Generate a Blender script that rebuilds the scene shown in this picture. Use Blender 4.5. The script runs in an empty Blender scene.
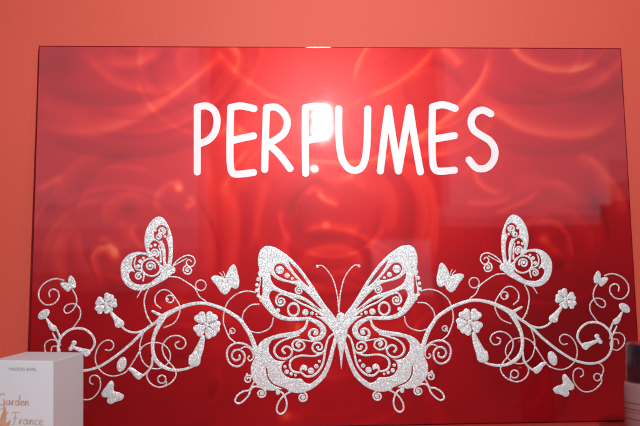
import bpy, math, random
import numpy as np
from mathutils import Matrix, Vector
random.seed(7); rng = np.random.default_rng(7)
scene = bpy.context.scene
C = scene.collection

# ------------------------------------------------------------------ pose of the leaning sign seen from the camera
F_PX = 900.0                                   # focal length for a 640 px wide picture
YAW, LEAN, ROLL = [math.radians(a) for a in (-2.92212, -7.68660, -0.30991)]
T_PANEL = np.array([0.0289636, 0.0299785, 1.4997858])
PW, PH = 1.0, 0.6354                           # sign width, height in metres
AXIS_U = 0.00057                               # mirror axis of the decoration
def _rot(ax, a):
    c, s = math.cos(a), math.sin(a)
    return np.array({'x': [[1,0,0],[0,c,-s],[0,s,c]], 'y': [[c,0,s],[0,1,0],[-s,0,c]], 'z': [[c,-s,0],[s,c,0],[0,0,1]]}[ax])
RP = _rot('z', ROLL) @ _rot('y', YAW) @ _rot('x', LEAN)       # sign axes in camera axes (x right, y down, z forward)
PITCH = math.radians(2.0)
up = np.array([0, -math.cos(PITCH), math.sin(PITCH)])
X_ = RP[:, 0]; up = up - X_ * (up @ X_); Z_ = up / np.linalg.norm(up); Y_ = np.cross(Z_, X_)
W_FROM_CAM = np.array([X_, Y_, Z_])            # world = W_FROM_CAM @ cam vector (camera at the origin)
CAM_H = 1.45
ORG = np.array([0, 0, CAM_H])
def to_world(v): return W_FROM_CAM @ np.asarray(v, float) + ORG
def px_dir(x, y): return W_FROM_CAM @ np.array([(x-320)/F_PX, (y-213)/F_PX, 1.0])
def inv(x, y):                                 # photo pixel -> sign plane (u right, v down), metres; arrays allowed
    x = np.asarray(x, float); y = np.asarray(y, float)
    d = np.stack([(x-320)/F_PX, (y-213)/F_PX, np.ones_like(x)], -1)
    n = RP[:, 2]; s = (n @ T_PANEL) / (d @ n)
    q = (s[..., None]*d - T_PANEL) @ RP
    return q[..., 0], q[..., 1]
def fwd(u, v):                                 # sign plane -> photo pixel
    P = np.stack([u, v, np.zeros_like(u)], -1) @ RP.T + T_PANEL
    return 320 + F_PX*P[..., 0]/P[..., 2], 213 + F_PX*P[..., 1]/P[..., 2]
N_W = -(W_FROM_CAM @ RP[:, 2])                 # outward normal of the sign
P0_W = to_world(T_PANEL)

# ------------------------------------------------------------------ camera
cam = bpy.data.cameras.new('camera'); cam_o = bpy.data.objects.new('camera', cam); C.objects.link(cam_o)
cam.sensor_width = 36; cam.lens = 36*F_PX/640; cam.clip_start = 0.05; cam.clip_end = 100
m = np.eye(4); m[:3, 0] = W_FROM_CAM @ [1, 0, 0]; m[:3, 1] = W_FROM_CAM @ [0, -1, 0]; m[:3, 2] = W_FROM_CAM @ [0, 0, -1]; m[:3, 3] = ORG
cam_o.matrix_world = Matrix(m.tolist())
cam.dof.use_dof = True; cam.dof.focus_distance = 1.5; cam.dof.aperture_fstop = 5.0
scene.camera = cam_o

# ------------------------------------------------------------------ world, lamps, exposure
w = bpy.data.worlds.new('World'); scene.world = w; w.use_nodes = True
w.node_tree.nodes['Background'].inputs[0].default_value = (0.72, 0.76, 0.86, 1)
w.node_tree.nodes['Background'].inputs[1].default_value = 0.07
scene.view_settings.view_transform = 'Standard'; scene.view_settings.look = 'None'
scene.view_settings.exposure = 0; scene.view_settings.gamma = 1

def mirror_ray(x, y):
    d = px_dir(x, y); d /= np.linalg.norm(d)
    t = ((P0_W - ORG) @ N_W) / (d @ N_W); p = ORG + t*d
    return p, d - 2*(d @ N_W)*N_W
def area(name, loc, target, sx, sy, power, col, spread=180):
    l = bpy.data.lights.new(name, 'AREA'); l.shape = 'RECTANGLE'; l.size = sx; l.size_y = sy; l.energy = power; l.color = col
    l.spread = math.radians(spread)
    o = bpy.data.objects.new(name, l); C.objects.link(o); o.location = loc
    o.rotation_euler = (Vector(target) - Vector(loc)).to_track_quat('-Z', 'Y').to_euler()
    return o
p, d = mirror_ray(322.6, 121.5)
LAMP = p + d*1.9
area('flash_lamp', LAMP, P0_W + np.array([0, 0, 0.22]), 0.033, 0.100, 10.6, (0.98, 0.98, 1.0), 104)
p2, d2 = mirror_ray(314.5, 168.5)
area('small_lamp', p2 + d2*1.6, P0_W, 0.012, 0.012, 0.22, (1.0, 0.95, 0.95))
pe, _ = mirror_ray(318.5, 46.3); ve = (pe - ORG)/np.linalg.norm(pe - ORG)
U_W = W_FROM_CAM @ (-RP[:, 1]); ne = 0.0018*N_W + 0.0007*U_W; ne /= np.linalg.norm(ne); re_ = ve - 2*(ve @ ne)*ne
print('glint lamp', pe + re_*1.5)
area('edge_glint_lamp', pe + re_*1.5, pe, 0.075, 0.07, 0.9, (1.0, 0.97, 0.93))  # added lamp, placed only so the top chamfer glints
def veil(name, x0, y0, x1, y1, yl, radiance, col):  # added unseen area lamp, sized to reflect as a veil on the gloss
    q = []
    for x, y in ((x0, y0), (x1, y0), (x1, y1), (x0, y1)):
        p, d = mirror_ray(x, y); q.append(p + d*((yl - p[1])/d[1]))
    q = np.array(q); c = q.mean(0); sx = q[:, 0].max() - q[:, 0].min(); sz = q[:, 2].max() - q[:, 2].min()
    sx = (abs(q[1][0]-q[0][0]) + abs(q[2][0]-q[3][0]))/2; sz = (abs(q[3][2]-q[0][2]) + abs(q[2][2]-q[1][2]))/2
    l = area(name, c, c + np.array([0, 1, 0]), sx, sz, radiance*math.pi*sx*sz, col)
    return l
COOL = (1.0, 0.52, 0.60)
for x0_, x1_, q_ in ((-60, 198, 1.0), (198, 210, 0.5)):
    for y0_, y1_, k_ in ((-20, 205, 1.0), (205, 228, 0.8), (228, 250, 0.55), (250, 272, 0.32), (272, 292, 0.14)):
        veil('veil_lamp_left', x0_, y0_, x1_, y1_, -1.6, 2.1*k_*q_, COOL)
for x0_, x1_, q_ in ((437, 445, 0.45), (445, 601, 1.0)):
    for y0_, y1_, k_ in ((-20, 205, 1.0), (205, 216, 0.75), (216, 226, 0.4)):
        veil('veil_lamp_right', x0_, y0_, x1_, y1_, -1.6, 2.0*k_*q_, COOL)
for y0_, y1_, k_ in ((-20, 160, 0.95), (160, 182, 0.65), (182, 200, 0.3)):
    veil('veil_lamp_side', 597.5, y0_, 665, y1_, -1.6, 2.0*k_, COOL)
veil('veil_lamp_middle', 372, 240, 432, 296, -1.6, 0.8, (0.9, 0.8, 1.0))  # small added lamp for the pale patch reflected mid-board

# ------------------------------------------------------------------ materials
def mat(name, col=(0.8, 0.8, 0.8), rough=0.5, metal=0.0, coat=0.0, coat_r=0.05, spec=0.5):
    m = bpy.data.materials.new(name); m.use_nodes = True; b = m.node_tree.nodes['Principled BSDF']
    b.inputs['Base Color'].default_value = (*col, 1); b.inputs['Roughness'].default_value = rough
    b.inputs['Metallic'].default_value = metal; b.inputs['Coat Weight'].default_value = coat
    b.inputs['Coat Roughness'].default_value = coat_r; b.inputs['Specular IOR Level'].default_value = spec
    return m
def noise_tint(m, scale, c1, c2, bump=0.0, detail=4, bscale=None):
    nt = m.node_tree; b = nt.nodes['Principled BSDF']
    tc = nt.nodes.new('ShaderNodeTexCoord'); n = nt.nodes.new('ShaderNodeTexNoise'); n.inputs['Scale'].default_value = scale; n.inputs['Detail'].default_value = detail
    r = nt.nodes.new('ShaderNodeValToRGB'); r.color_ramp.elements[0].position = 0.3; r.color_ramp.elements[1].position = 0.7
    r.color_ramp.elements[0].color = (*c1, 1); r.color_ramp.elements[1].color = (*c2, 1)
    nt.links.new(tc.outputs['Object'], n.inputs['Vector']); nt.links.new(n.outputs['Fac'], r.inputs['Fac']); nt.links.new(r.outputs['Color'], b.inputs['Base Color'])
    if bump:
        n2 = nt.nodes.new('ShaderNodeTexNoise'); n2.inputs['Scale'].default_value = bscale or scale*20; n2.inputs['Detail'].default_value = 3
        bp = nt.nodes.new('ShaderNodeBump'); bp.inputs['Strength'].default_value = bump; bp.inputs['Distance'].default_value = 0.001
        nt.links.new(tc.outputs['Object'], n2.inputs['Vector']); nt.links.new(n2.outputs['Fac'], bp.inputs['Height']); nt.links.new(bp.outputs['Normal'], b.inputs['Normal'])
    return m
M_WALL = noise_tint(mat('coral_paint', rough=0.6, spec=0.3), 2.2, (0.64, 0.092, 0.056), (0.71, 0.107, 0.067), 0.45, bscale=190)
M_SHELF = noise_tint(mat('red_shelf_paint', rough=0.45), 6.0, (0.50, 0.035, 0.03), (0.56, 0.05, 0.04), 0.1)
M_WHITE = mat('white_vinyl', (0.84, 0.82, 0.82), 0.45)

def glitter(name, base, k, scale, metal, rough):
    m = mat(name, base, rough, metal); nt = m.node_tree; b = nt.nodes['Principled BSDF']; L = nt.links.new
    tc = nt.nodes.new('ShaderNodeTexCoord'); v = nt.nodes.new('ShaderNodeTexVoronoi'); v.inputs['Scale'].default_value = scale
    L(tc.outputs['Object'], v.inputs['Vector'])
    geo = nt.nodes.new('ShaderNodeNewGeometry')
    s = nt.nodes.new('ShaderNodeVectorMath'); s.operation = 'SUBTRACT'; s.inputs[1].default_value = (0.5, 0.5, 0.5); L(v.outputs['Color'], s.inputs[0])
    sc = nt.nodes.new('ShaderNodeVectorMath'); sc.operation = 'SCALE'; sc.inputs['Scale'].default_value = k; L(s.outputs[0], sc.inputs[0])
    a = nt.nodes.new('ShaderNodeVectorMath'); a.operation = 'ADD'; L(geo.outputs['Normal'], a.inputs[0]); L(sc.outputs[0], a.inputs[1])
    nn = nt.nodes.new('ShaderNodeVectorMath'); nn.operation = 'NORMALIZE'; L(a.outputs[0], nn.inputs[0]); L(nn.outputs[0], b.inputs['Normal'])
    # each flake has its own faint tint
    sep = nt.nodes.new('ShaderNodeSeparateColor'); L(v.outputs['Color'], sep.inputs[0])
    r = nt.nodes.new('ShaderNodeValToRGB'); cr = r.color_ramp
    cr.elements[0].position = 0; cr.elements[0].color = (*[c*0.72 for c in base], 1)
    cr.elements[1].position = 1; cr.elements[1].color = (*[min(1, c*1.2) for c in base], 1)
    e = cr.elements.new(0.35); e.color = (base[0]*0.86, base[1]*1.06, base[2]*1.0, 1)
    e = cr.elements.new(0.65); e.color = (base[0]*1.08, base[1]*0.90, base[2]*1.02, 1)
    L(sep.outputs[0], r.inputs['Fac']); L(r.outputs['Color'], b.inputs['Base Color'])
    return m
M_GLIT = glitter('silver_glitter', (0.62, 0.69, 0.67), 0.36, 900, 0.15, 0.35)
M_SPARK = glitter('bright_glitter_flake', (1.0, 1.0, 0.98), 0.15, 500, 0.0, 0.25)
M_THIN = glitter('fine_glitter_line', (0.56, 0.54, 0.53), 0.32, 900, 0.15, 0.35)

# ------------------------------------------------------------------ small tools
def link(name, me, parent=None):
    o = bpy.data.objects.new(name, me); C.objects.link(o)
    if parent: o.parent = parent
    return o
def tag(o, label=None, cat=None, group=None, kind=None):
    for k, v in (('label', label), ('category', cat), ('group', group), ('kind', kind)):
        if v: o[k] = v
    return o
def mesh(name, V, Fc, mats, idx=None, smooth=False):
    me = bpy.data.meshes.new(name); me.from_pydata([tuple(map(float, v)) for v in V], [], [tuple(int(i) for i in f) for f in Fc])
    for mm in mats: me.materials.append(mm)
    if idx is not None: me.polygons.foreach_set('material_index', np.asarray(idx, np.int32))
    if smooth: me.polygons.foreach_set('use_smooth', [True]*len(me.polygons))
    me.update(); return me
def spline(pts, step=0.8, closed=False):
    P = np.array([list(p) + [1.0]*(3-len(p)) for p in pts], float); n = len(P); out = []
    rngk = range(n if closed else n-1)
    for i in rngk:
        if closed: a, b, c, d = P[(i-1) % n], P[i], P[(i+1) % n], P[(i+2) % n]
        else: a, b, c, d = P[max(i-1, 0)], P[i], P[i+1], P[min(i+2, n-1)]
        L = np.hypot(*(c-b)[:2]); k = max(2, int(L/step)+1)
        for j in range(k):
            t = j/k; t2 = t*t; t3 = t2*t
            q = 0.5*((2*b) + (-a+c)*t + (2*a-5*b+4*c-d)*t2 + (-a+3*b-3*c+d)*t3); out.append(q)
    if not closed: out.append(P[-1])
    return np.array(out)

class Field:
    """signed distance field of a flat shape, in photo pixels; the shape is cut out of it as a mesh in sign coordinates"""
    def __init__(s, x0, y0, x1, y1, h=0.33):
        s.h = h; s.x0 = x0; s.y0 = y0; s.nx = int((x1-x0)/h)+2; s.ny = int((y1-y0)/h)+2
        s.X = x0 + np.arange(s.nx)*h; s.Y = y0 + np.arange(s.ny)*h
        s.F = np.full((s.ny, s.nx), -9.0)
    def _stroke(s, P):
        G = np.full_like(s.F, -9.0)
        for a, b in zip(P[:-1], P[1:]):
            r = max(a[2], b[2])/2 + 2.0
            i0 = max(0, int((min(a[0], b[0])-r-s.x0)/s.h)); i1 = min(s.nx, int((max(a[0], b[0])+r-s.x0)/s.h)+2)
            j0 = max(0, int((min(a[1], b[1])-r-s.y0)/s.h)); j1 = min(s.ny, int((max(a[1], b[1])+r-s.y0)/s.h)+2)
            if i1 <= i0 or j1 <= j0: continue
            xx, yy = np.meshgrid(s.X[i0:i1], s.Y[j0:j1]); dx, dy = b[0]-a[0], b[1]-a[1]; L2 = dx*dx+dy*dy+1e-9
            t = np.clip(((xx-a[0])*dx + (yy-a[1])*dy)/L2, 0, 1)
            d = np.hypot(xx-a[0]-t*dx, yy-a[1]-t*dy); v = (a[2]+(b[2]-a[2])*t)/2 - d
            G[j0:j1, i0:i1] = np.maximum(G[j0:j1, i0:i1], v)
        return G
    def _poly(s, pts, smooth=True):
        P = spline(pts, 1.5, True)[:, :2] if smooth else np.array([p[:2] for p in pts], float)
        xx, yy = np.meshgrid(s.X, s.Y); D = np.full_like(s.F, 1e9); ins = np.zeros(s.F.shape, bool)
        for a, b in zip(P, np.roll(P, -1, 0)):
            dx, dy = b-a; t = np.clip(((xx-a[0])*dx + (yy-a[1])*dy)/(dx*dx+dy*dy+1e-9), 0, 1)
            D = np.minimum(D, np.hypot(xx-a[0]-t*dx, yy-a[1]-t*dy))
            if dy: ins ^= ((a[1] > yy) != (b[1] > yy)) & (xx < a[0] + (yy-a[1])*dx/dy)
        return np.where(ins, D, -D)
    def add(s, G): s.F = np.maximum(s.F, G)
    def cut(s, G): s.F = np.minimum(s.F, -G)
    def line(s, pts, w=None, k=1.0):
        P = spline([(p[0], p[1], w if w is not None else p[2]) for p in pts]); P[:, 2] *= k; s.add(s._stroke(P)); return s
    def cutline(s, pts, w): s.cut(s._stroke(spline([(p[0], p[1], w) for p in pts]))); return s
    def poly(s, pts, smooth=True): s.add(s._poly(pts, smooth)); return s
    def hole(s, pts, smooth=True): s.cut(s._poly(pts, smooth)); return s
    def dot(s, x, y, r): xx, yy = np.meshgrid(s.X, s.Y); s.add(r - np.hypot(xx-x, yy-y)); return s
    def ell(s, x, y, rx, ry, ang=0, w=0):
        xx, yy = np.meshgrid(s.X-x, s.Y-y); c, sn = math.cos(math.radians(ang)), math.sin(math.radians(ang))
        a = xx*c + yy*sn; b = -xx*sn + yy*c; d = (1 - np.hypot(a/rx, b/ry))*min(rx, ry)
        s.add(w/2 - np.abs(d) if w else d); return s
    def curl(s, x, y, r0, r1, a0, turns, w, w1=None):
        n = max(8, int(abs(turns)*14)); pts = []
        for i in range(n+1):
            t = i/n; a = math.radians(a0 + 360*turns*t); r = r0 + (r1-r0)*t; pts.append((x+r*math.cos(a), y+r*math.sin(a), w + ((w1 or w)-w)*t))
        return s.line(pts)
    def build(s, name, mats, parent, z0=0.0006, dome=0.0004, spark=0.0, seed=1, origin=None):
        F = s.F; ny, nx = F.shape; h = s.h
        ins = F > 0
        c = ins[:-1, :-1].astype(int) + ins[:-1, 1:] + ins[1:, 1:] + ins[1:, :-1]
        used = np.zeros(F.shape, bool); J, I = np.nonzero(c > 0)
        V = []; vid = {}; Fc = []; side = []
        def gv(j, i):
            k = (j, i)
            if k not in vid: vid[k] = len(V); V.append((s.X[i], s.Y[j], F[j, i]))
            return vid[k]
        def ev(j0, i0, j1, i1):
            k = (j0, i0, j1, i1) if (j0, i0) < (j1, i1) else (j1, i1, j0, i0)
            if k not in vid:
                a, b = F[k[0], k[1]], F[k[2], k[3]]; t = a/(a-b) if a != b else 0.5; t = min(max(t, 0.02), 0.98)
                vid[k] = len(V); V.append((s.X[k[1]] + (s.X[k[3]]-s.X[k[1]])*t, s.Y[k[0]] + (s.Y[k[2]]-s.Y[k[0]])*t, 0.0))
            return vid[k]
        insl = ins
        for j, i in zip(J.tolist(), I.tolist()):
            cs = ((j, i), (j, i+1), (j+1, i+1), (j+1, i))
            f = [insl[a] for a in cs]
            if all(f): Fc.append(tuple(gv(*a) for a in cs)); continue
            poly = []; cross = []
            for k in range(4):
                a, b = cs[k], cs[(k+1) % 4]
                if f[k]: poly.append(gv(*a))
                if f[k] != f[(k+1) % 4]:
                    e = ev(*a, *b); poly.append(e); cross.append((e, f[k]))
            if len(poly) >= 3: Fc.append(tuple(poly))
            if len(cross) == 2:
                (e1, o1), (e2, o2) = cross
                side.append((e1, e2) if o1 else (e2, e1))
            elif len(cross) == 4:
                for q in range(4):
                    if cross[q][1]: side.append((cross[q][0], cross[(q+1) % 4][0]))
        V = np.array(V); u, v = inv(V[:, 0], V[:, 1]); z = z0 + dome*(1-np.exp(-V[:, 2]/0.8))
        P = np.stack([u, PH/2-v, z], 1); n0 = len(P)
        edge = sorted({k for e in side for k in e}); em = {k: n0+q for q, k in enumerate(edge)}
        low = P[edge].copy(); low[:, 2] = 0.0
        P = np.concatenate([P, low]) if len(edge) else P
        top = len(Fc)
        Fc = [f[::-1] for f in Fc] + [(a, b, em[b], em[a]) for a, b in side]
        idx = np.zeros(len(Fc), int)
        if spark:
            r2 = np.random.default_rng(seed); cen = np.array([V[list(f)][:, :2].mean(0) for f in Fc[:top]]); ns = int(spark*top*h*h)
            for q in range(ns):
                c0 = cen[r2.integers(top)]; rr = r2.uniform(0.35, 0.75)*(1.8 if r2.random() < 0.15 else 1)
                idx[:top][np.hypot(cen[:, 0]-c0[0], cen[:, 1]-c0[1]) < rr] = 1
        if origin is not None:
            ou, ov = inv(*origin); P[:, 0] -= ou; P[:, 1] -= PH/2-ov
        me = mesh(name, P, Fc, mats, idx)
        o = link(name, me, parent)
        if origin is not None: o.location = (float(ou), float(PH/2-ov), 0)
        return o
def RL(pts):                                    # points traced on the right half -> their mirror place on the left half
    P = np.array([p[:2] for p in pts], float); u, v = inv(P[:, 0], P[:, 1]); x, y = fwd(2*AXIS_U-u, v)
    return [(a, b, *p[2:]) for a, b, p in zip(x, y, pts)]
def mirror_copy(o, parent=None, du=0, dv=0, **kw):
    c = o.copy(); C.objects.link(c); c.parent = parent or o.parent
    if parent is None or parent == sign:
        c.scale = (-1, 1, 1); c.location = (2*AXIS_U - o.location.x + du, o.location.y + dv, o.location.z)
    for ch in list(o.children):
        g = ch.copy(); C.objects.link(g); g.parent = c
    return c

# ------------------------------------------------------------------ wall and shelf
def top_w(u, v, z=0.0): return to_world(RP @ np.array([u, v, -z]) + T_PANEL)
THICK = 0.010
bottom = top_w(0, PH/2); topb = top_w(0, -PH/2, -THICK)
Y_WALL = topb[1] + 0.002
Z_SHELF = top_w(0, PH/2, -THICK)[2] - 0.0005
Z_SHELF = min(Z_SHELF, bottom[2])
def slab(name, x0, x1, y0, y1, z0, z1, m, parent=None, bev=0.0):
    import bmesh
    bm = bmesh.new(); bmesh.ops.create_cube(bm, size=1)
    for v in bm.verts: v.co = Vector(((x0+x1)/2+v.co.x*(x1-x0), (y0+y1)/2+v.co.y*(y1-y0), (z0+z1)/2+v.co.z*(z1-z0)))
    if bev: bmesh.ops.bevel(bm, geom=bm.edges[:], offset=bev, segments=3, affect='EDGES')
    me = bpy.data.meshes.new(name); bm.to_mesh(me); bm.free(); me.materials.append(m); return link(name, me, parent)
tag(slab('wall', -3, 3, Y_WALL, Y_WALL+0.12, 0.0, 3.2, M_WALL), kind='structure')
tag(slab('shelf', -3, 3, Y_WALL-0.62, Y_WALL-0.0015, Z_SHELF-0.035, Z_SHELF, M_SHELF, bev=0.003), kind='structure')

# ------------------------------------------------------------------ the sign: one thing, everything stuck on it is a part
sign = bpy.data.objects.new('perfume_sign', None); C.objects.link(sign)
R3 = W_FROM_CAM @ RP @ np.diag([1, -1, -1])
mm = np.eye(4); mm[:3, :3] = R3; mm[:3, 3] = P0_W - R3[:, 1]*PH/2; SM = Matrix(mm.tolist())
sign.matrix_world = SM
tag(sign, 'glossy red PERFUMES sign board with silver glitter butterflies leaning on the coral wall', 'sign')

# --- board with its printed rose petals, shine and lamp falloff painted in; tone: -1 dark, 0 red, +1 bright orange stroke
GS = 0.0022; BEV = 0.0018
gx = np.linspace(-PW/2+BEV, PW/2-BEV, int(PW/GS)); gy = np.linspace(-PH/2+BEV, PH/2-BEV, int(PH/GS))
GU, GV = np.meshgrid(gx, gy); GX, GY = fwd(GU, GV)
tone = np.zeros(GX.shape)
def arc(pts, amp, sl, sr=None):
    """soft stroke; sl / sr: fade widths on the left / right side of its direction (picture y down)"""
    global tone
    sr = sr or sl
    P = spline([p[:2] for p in pts], 2.5)[:, :2]; n = len(P)
    bx = (P[:, 0].min(), P[:, 0].max()); by = (P[:, 1].min(), P[:, 1].max()); mg = 3*max(sl, sr)
    mk = (GX > bx[0]-mg) & (GX < bx[1]+mg) & (GY > by[0]-mg) & (GY < by[1]+mg)
    if not mk.any(): return
    x, y = GX[mk], GY[mk]; best = np.full(x.shape, 1e9); side = np.zeros(x.shape); tt = np.zeros(x.shape)
    for i in range(n-1):
        a, b = P[i], P[i+1]; d = b-a; L2 = d@d+1e-9
        t = np.clip(((x-a[0])*d[0]+(y-a[1])*d[1])/L2, 0, 1); ex = x-a[0]-t*d[0]; ey = y-a[1]-t*d[1]; q = ex*ex+ey*ey
        up_ = q < best; best = np.where(up_, q, best); side = np.where(up_, d[0]*ey-d[1]*ex, side); tt = np.where(up_, (i+t)/(n-1), tt)
    sg = np.where(side < 0, sl, sr); env = np.clip(np.minimum(tt, 1-tt)*5+0.05, 0, 1)**0.7
    tone[mk] += amp*env*np.exp(-best/(2*sg*sg))
def blob(x, y, r, amp, ry=None):
    global tone
    tone += amp*np.exp(-((GX-x)**2/(2*r*r) + (GY-y)**2/(2*(ry or r)**2)))
# side < 0 is the left of travel, i.e. above for a stroke running left to right
ARCS = [
 ([(38,126),(50,129),(70,132),(102,131),(135,119),(161,104),(184,86),(207,68),(224,53)], .62, 9, 3),
 ([(44,134),(50,139),(73,150),(102,156),(138,157),(171,152),(194,144),(214,134)], -.42, 12, 1.5),
 ([(40,88),(50,93),(79,102),(115,104),(152,99),(178,86),(201,66),(214,53)], -.42, 10, 1.6),
 ([(84,48),(87,57),(96,66),(115,81),(138,89),(162,90),(178,84)], .45, 5, 3), ([(104,58),(120,64),(140,62),(160,50)], .5, 6, 5),
 ([(110,68),(135,69),(155,62),(170,48)], -.3, 3, 6), ([(40,100),(60,112),(90,117)], .25, 7, 5),
 ([(217,49),(235,70),(255,85),(275,97),(300,104)], .35, 2, 4), ([(190,86),(205,100),(222,122),(240,140)], .25, 3, 3),
 ([(205,136),(220,131),(235,124),(243,131),(252,142)], .35, 2, 6), ([(226,150),(240,130),(262,118),(290,112)], .2, 3, 7),
 ([(262,150),(286,155),(305,159),(335,161.5),(365,160),(391,153),(414,139),(436,125),(453,111),(469,94),(482,76),(489,53),(490,46)], .65, 1.6, 4),
 ([(362,99),(384,90),(407,76),(425,60),(436,45)], .5, 3, 3), ([(440,46),(450,54),(462,66)], .55, 5, 5), ([(336,118),(350,106),(364,98)], .3, 3, 3),
 ([(372,158),(390,170),(404,180),(412,195),(414,215),(411,240),(405,264)], -.42, 1.6, 9),
 ([(392,158),(412,166),(428,180),(435,198),(437,230),(433,268)], .34, 1.8, 12), ([(380,172),(391,188),(396,208),(392,232)], .22, 2, 8),
 ([(306,196),(315,189),(322,197),(338,204)], .55, 4, 2), ([(318,172),(330,180),(345,179),(360,170)], .45, 4, 3), ([(318,192),(326,201),(340,206)], .4, 2, 3),
 ([(303,231),(312,229),(327,227),(351,230),(358,234)], .5, 4, 2), ([(308,236),(330,234),(352,236)], -.35, 2, 6),
 ([(303,262),(307,254),(322,248),(342,247),(356,253),(360,262),(354,274)], .5, 3, 6), ([(308,264),(320,272),(336,274),(350,268)], .25, 3, 3),
 ([(290,232),(285,246),(288,262),(298,278),(312,290)], .45, 3, 7), ([(354,235),(366,248),(374,270),(378,292),(374,310)], -.35, 1.5, 9),
 ([(362,234),(372,248),(380,270),(386,290)], .2, 6, 2),
 ([(510,43),(513,48),(521,57),(535,65),(552,70),(575,70),(600,62)], .78, 5, 2.4), ([(476,96),(496,113),(519,127),(545,134),(572,136),(595,132),(618,118)], .7, 8, 3),
 ([(480,88),(496,98),(509,102),(542,104),(575,99),(601,89),(618,76)], -.42, 8, 1.6), ([(498,144),(518,152),(538,155),(568,154),(594,147),(618,134)], -.36, 9, 1.5),
 ([(578,153),(594,161),(608,176),(620,192),(628,214)], .62, 2.2, 8), ([(548,92),(575,86),(600,76),(614,64)], .3, 4, 6), ([(582,48),(578,62),(568,78)], .2, 2, 3),
 ([(590,60),(606,66),(616,80)], -.25, 4, 4), ([(488,60),(478,84),(460,104)], .2, 8, 2), ([(430,60),(452,74),(466,90)], -.3, 5, 2),
 ([(79,228),(80,242),(83,259),(91,275),(101,288)], .35, 2, 6), ([(104,288),(96,270),(93,256),(102,247),(115,249),(119,260)], .75, 2, 5),
 ([(112,247),(107,240),(98,240)], .45, 2, 3), ([(64,232),(58,248),(59,268),(66,284)], .35, 3, 5), ([(76,224),(67,238),(64,256),(68,280)], .3, 2, 5),
 ([(104,252),(98,264),(104,282),(122,290),(138,280)], -.45, 5, 9),
 ([(74,224),(75,206),(80,195),(92,176),(112,163),(135,160)], -.34, 9, 1.6), ([(53,196),(65,172),(82,158),(104,152)], .25, 1.6, 8), ([(37,190),(50,183),(62,176)], .55, 3, 3),
 ([(106,224),(104,209),(115,198),(132,193),(146,196)], .32, 2, 8), ([(136,224),(132,232),(138,243),(146,248)], .5, 3, 3),
 ([(158,212),(156,197),(165,186),(178,181),(183,190)], .42, 2, 4), ([(188,195),(193,203),(184,208)], .55, 3, 3), ([(120,220),(128,236),(124,250)], .25, 3, 5),
 ([(222,180),(232,200),(236,230),(232,268),(226,300)], .40, 4, 7), ([(268,178),(261,206),(255,236),(250,250)], .28, 3, 5), ([(206,150),(212,190),(214,240),(210,290)], .30, 3, 9),
 ([(246,190),(248,220),(246,250)], -.25, 5, 5), ([(275,200),(300,205),(300,225),(290,240)], -.15, 8, 8),
 ([(474,168),(478,182),(489,190),(503,194)], .5, 3, 2), ([(466,202),(484,204),(502,201),(512,196)], .42, 3, 2), ([(494,213),(509,208),(525,201),(540,190)], .5, 2, 2),
 ([(530,228),(541,221),(556,222),(568,236),(572,254),(566,270)], .5, 1.8, 4), ([(520,214),(545,206),(574,212),(590,236),(588,262)], .22, 2, 6), ([(500,158),(480,160),(462,176)], .2, 4, 4),
 ([(512,182),(536,176),(560,184),(580,200)], .2, 3, 6), ([(545,240),(556,252),(566,256)], .3, 3, 3), ([(594,165),(590,190),(600,215)], -.2, 6, 6),
 ([(240,372),(290,362),(340,375)], .16, 12, 12), ([(150,300),(190,316),(230,360)], .15, 8, 8), ([(270,340),(300,330),(330,338)], .35, 8, 6), ([(350,320),(372,330),(396,330),(410,318)], .35, 8, 6),
 ([(366,344),(376,352),(380,364)], .3, 4, 4), ([(410,330),(440,350),(470,400)], .1, 14, 14), ([(276,420),(290,416),(304,421)], .25, 5, 5), ([(60,300),(80,310),(110,306)], -.2, 10, 10), ([(490,330),(520,350),(560,352)], -.15, 12, 12),
]
for a in ARCS: arc(a[0], a[1]*(0.85 if a[1] > 0 else 0.62), *[q*0.92 for q in a[2:]])
for b in ((60,60,16,-.35),(51.4,206,6,-.35),(128.6,209,5,-.4),(597.6,206,8,-.35),(178.7,188,3.5,.8),(543.5,239,4,.65),(114,254,4,.6),(286,416,4,.45),(326,224,3,.5),(515,48,4,.3),(300,240,45,-.2),(540,300,60,-.2),(80,400,60,-.3),(200,400,70,-.25),(480,400,80,-.3),(600,330,50,-.35),(330,70,90,.22),(232,160,20,.2)):  # the wide ones paint lamp falloff: brighter top centre, darker lower down
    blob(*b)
ra = np.random.default_rng(12)
for cx_, cy_, r0_, r1_, n_ in ((132, 20, 25, 140, 16), (120, 262, 18, 100, 16), (332, 215, 20, 120, 18), (555, 25, 25, 130, 16), (548, 240, 15, 90, 14), (215, 60, 20, 90, 9), (430, 90, 20, 90, 9), (330, 330, 30, 120, 12), (180, 380, 20, 100, 10), (500, 380, 20, 110, 10)):
    for k in range(int(n_*1.5)):
        rr = ra.uniform(r0_, r1_); a0 = ra.uniform(0, 6.28); da = ra.uniform(0.5, 1.6); el = ra.uniform(0.8, 1.0)
        arc([(cx_+rr*math.cos(a0+da*t), cy_+rr*el*math.sin(a0+da*t)) for t in np.linspace(0, 1, 6)], ra.choice([-1, 1, 1])*ra.uniform(0.07, 0.24), ra.uniform(0.8, 2.2), ra.uniform(1.5, 6))
ny, nx = GX.shape
V = np.stack([GU.ravel(), (PH/2-GV).ravel(), np.zeros(GU.size)], 1)
q = (np.arange(ny-1)[:, None]*nx + np.arange(nx-1)[None]).ravel(); Fc = np.stack([q+nx, q+nx+1, q+1, q], 1).tolist()
bi = [j*nx for j in range(0)]
border = list(range(nx)) + [j*nx+nx-1 for j in range(1, ny)] + list(range((ny-1)*nx+nx-2, (ny-1)*nx-1, -1)) + [j*nx for j in range(ny-2, 0, -1)]
nb = len(border); base = V[border]; cen = np.array([0, PH/2])
sx = np.sign(base[:, 0]); isx = np.isclose(np.abs(base[:, 0]), PW/2-BEV); isy = np.isclose(np.abs(base[:, 1]-PH/2), PH/2-BEV)
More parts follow.
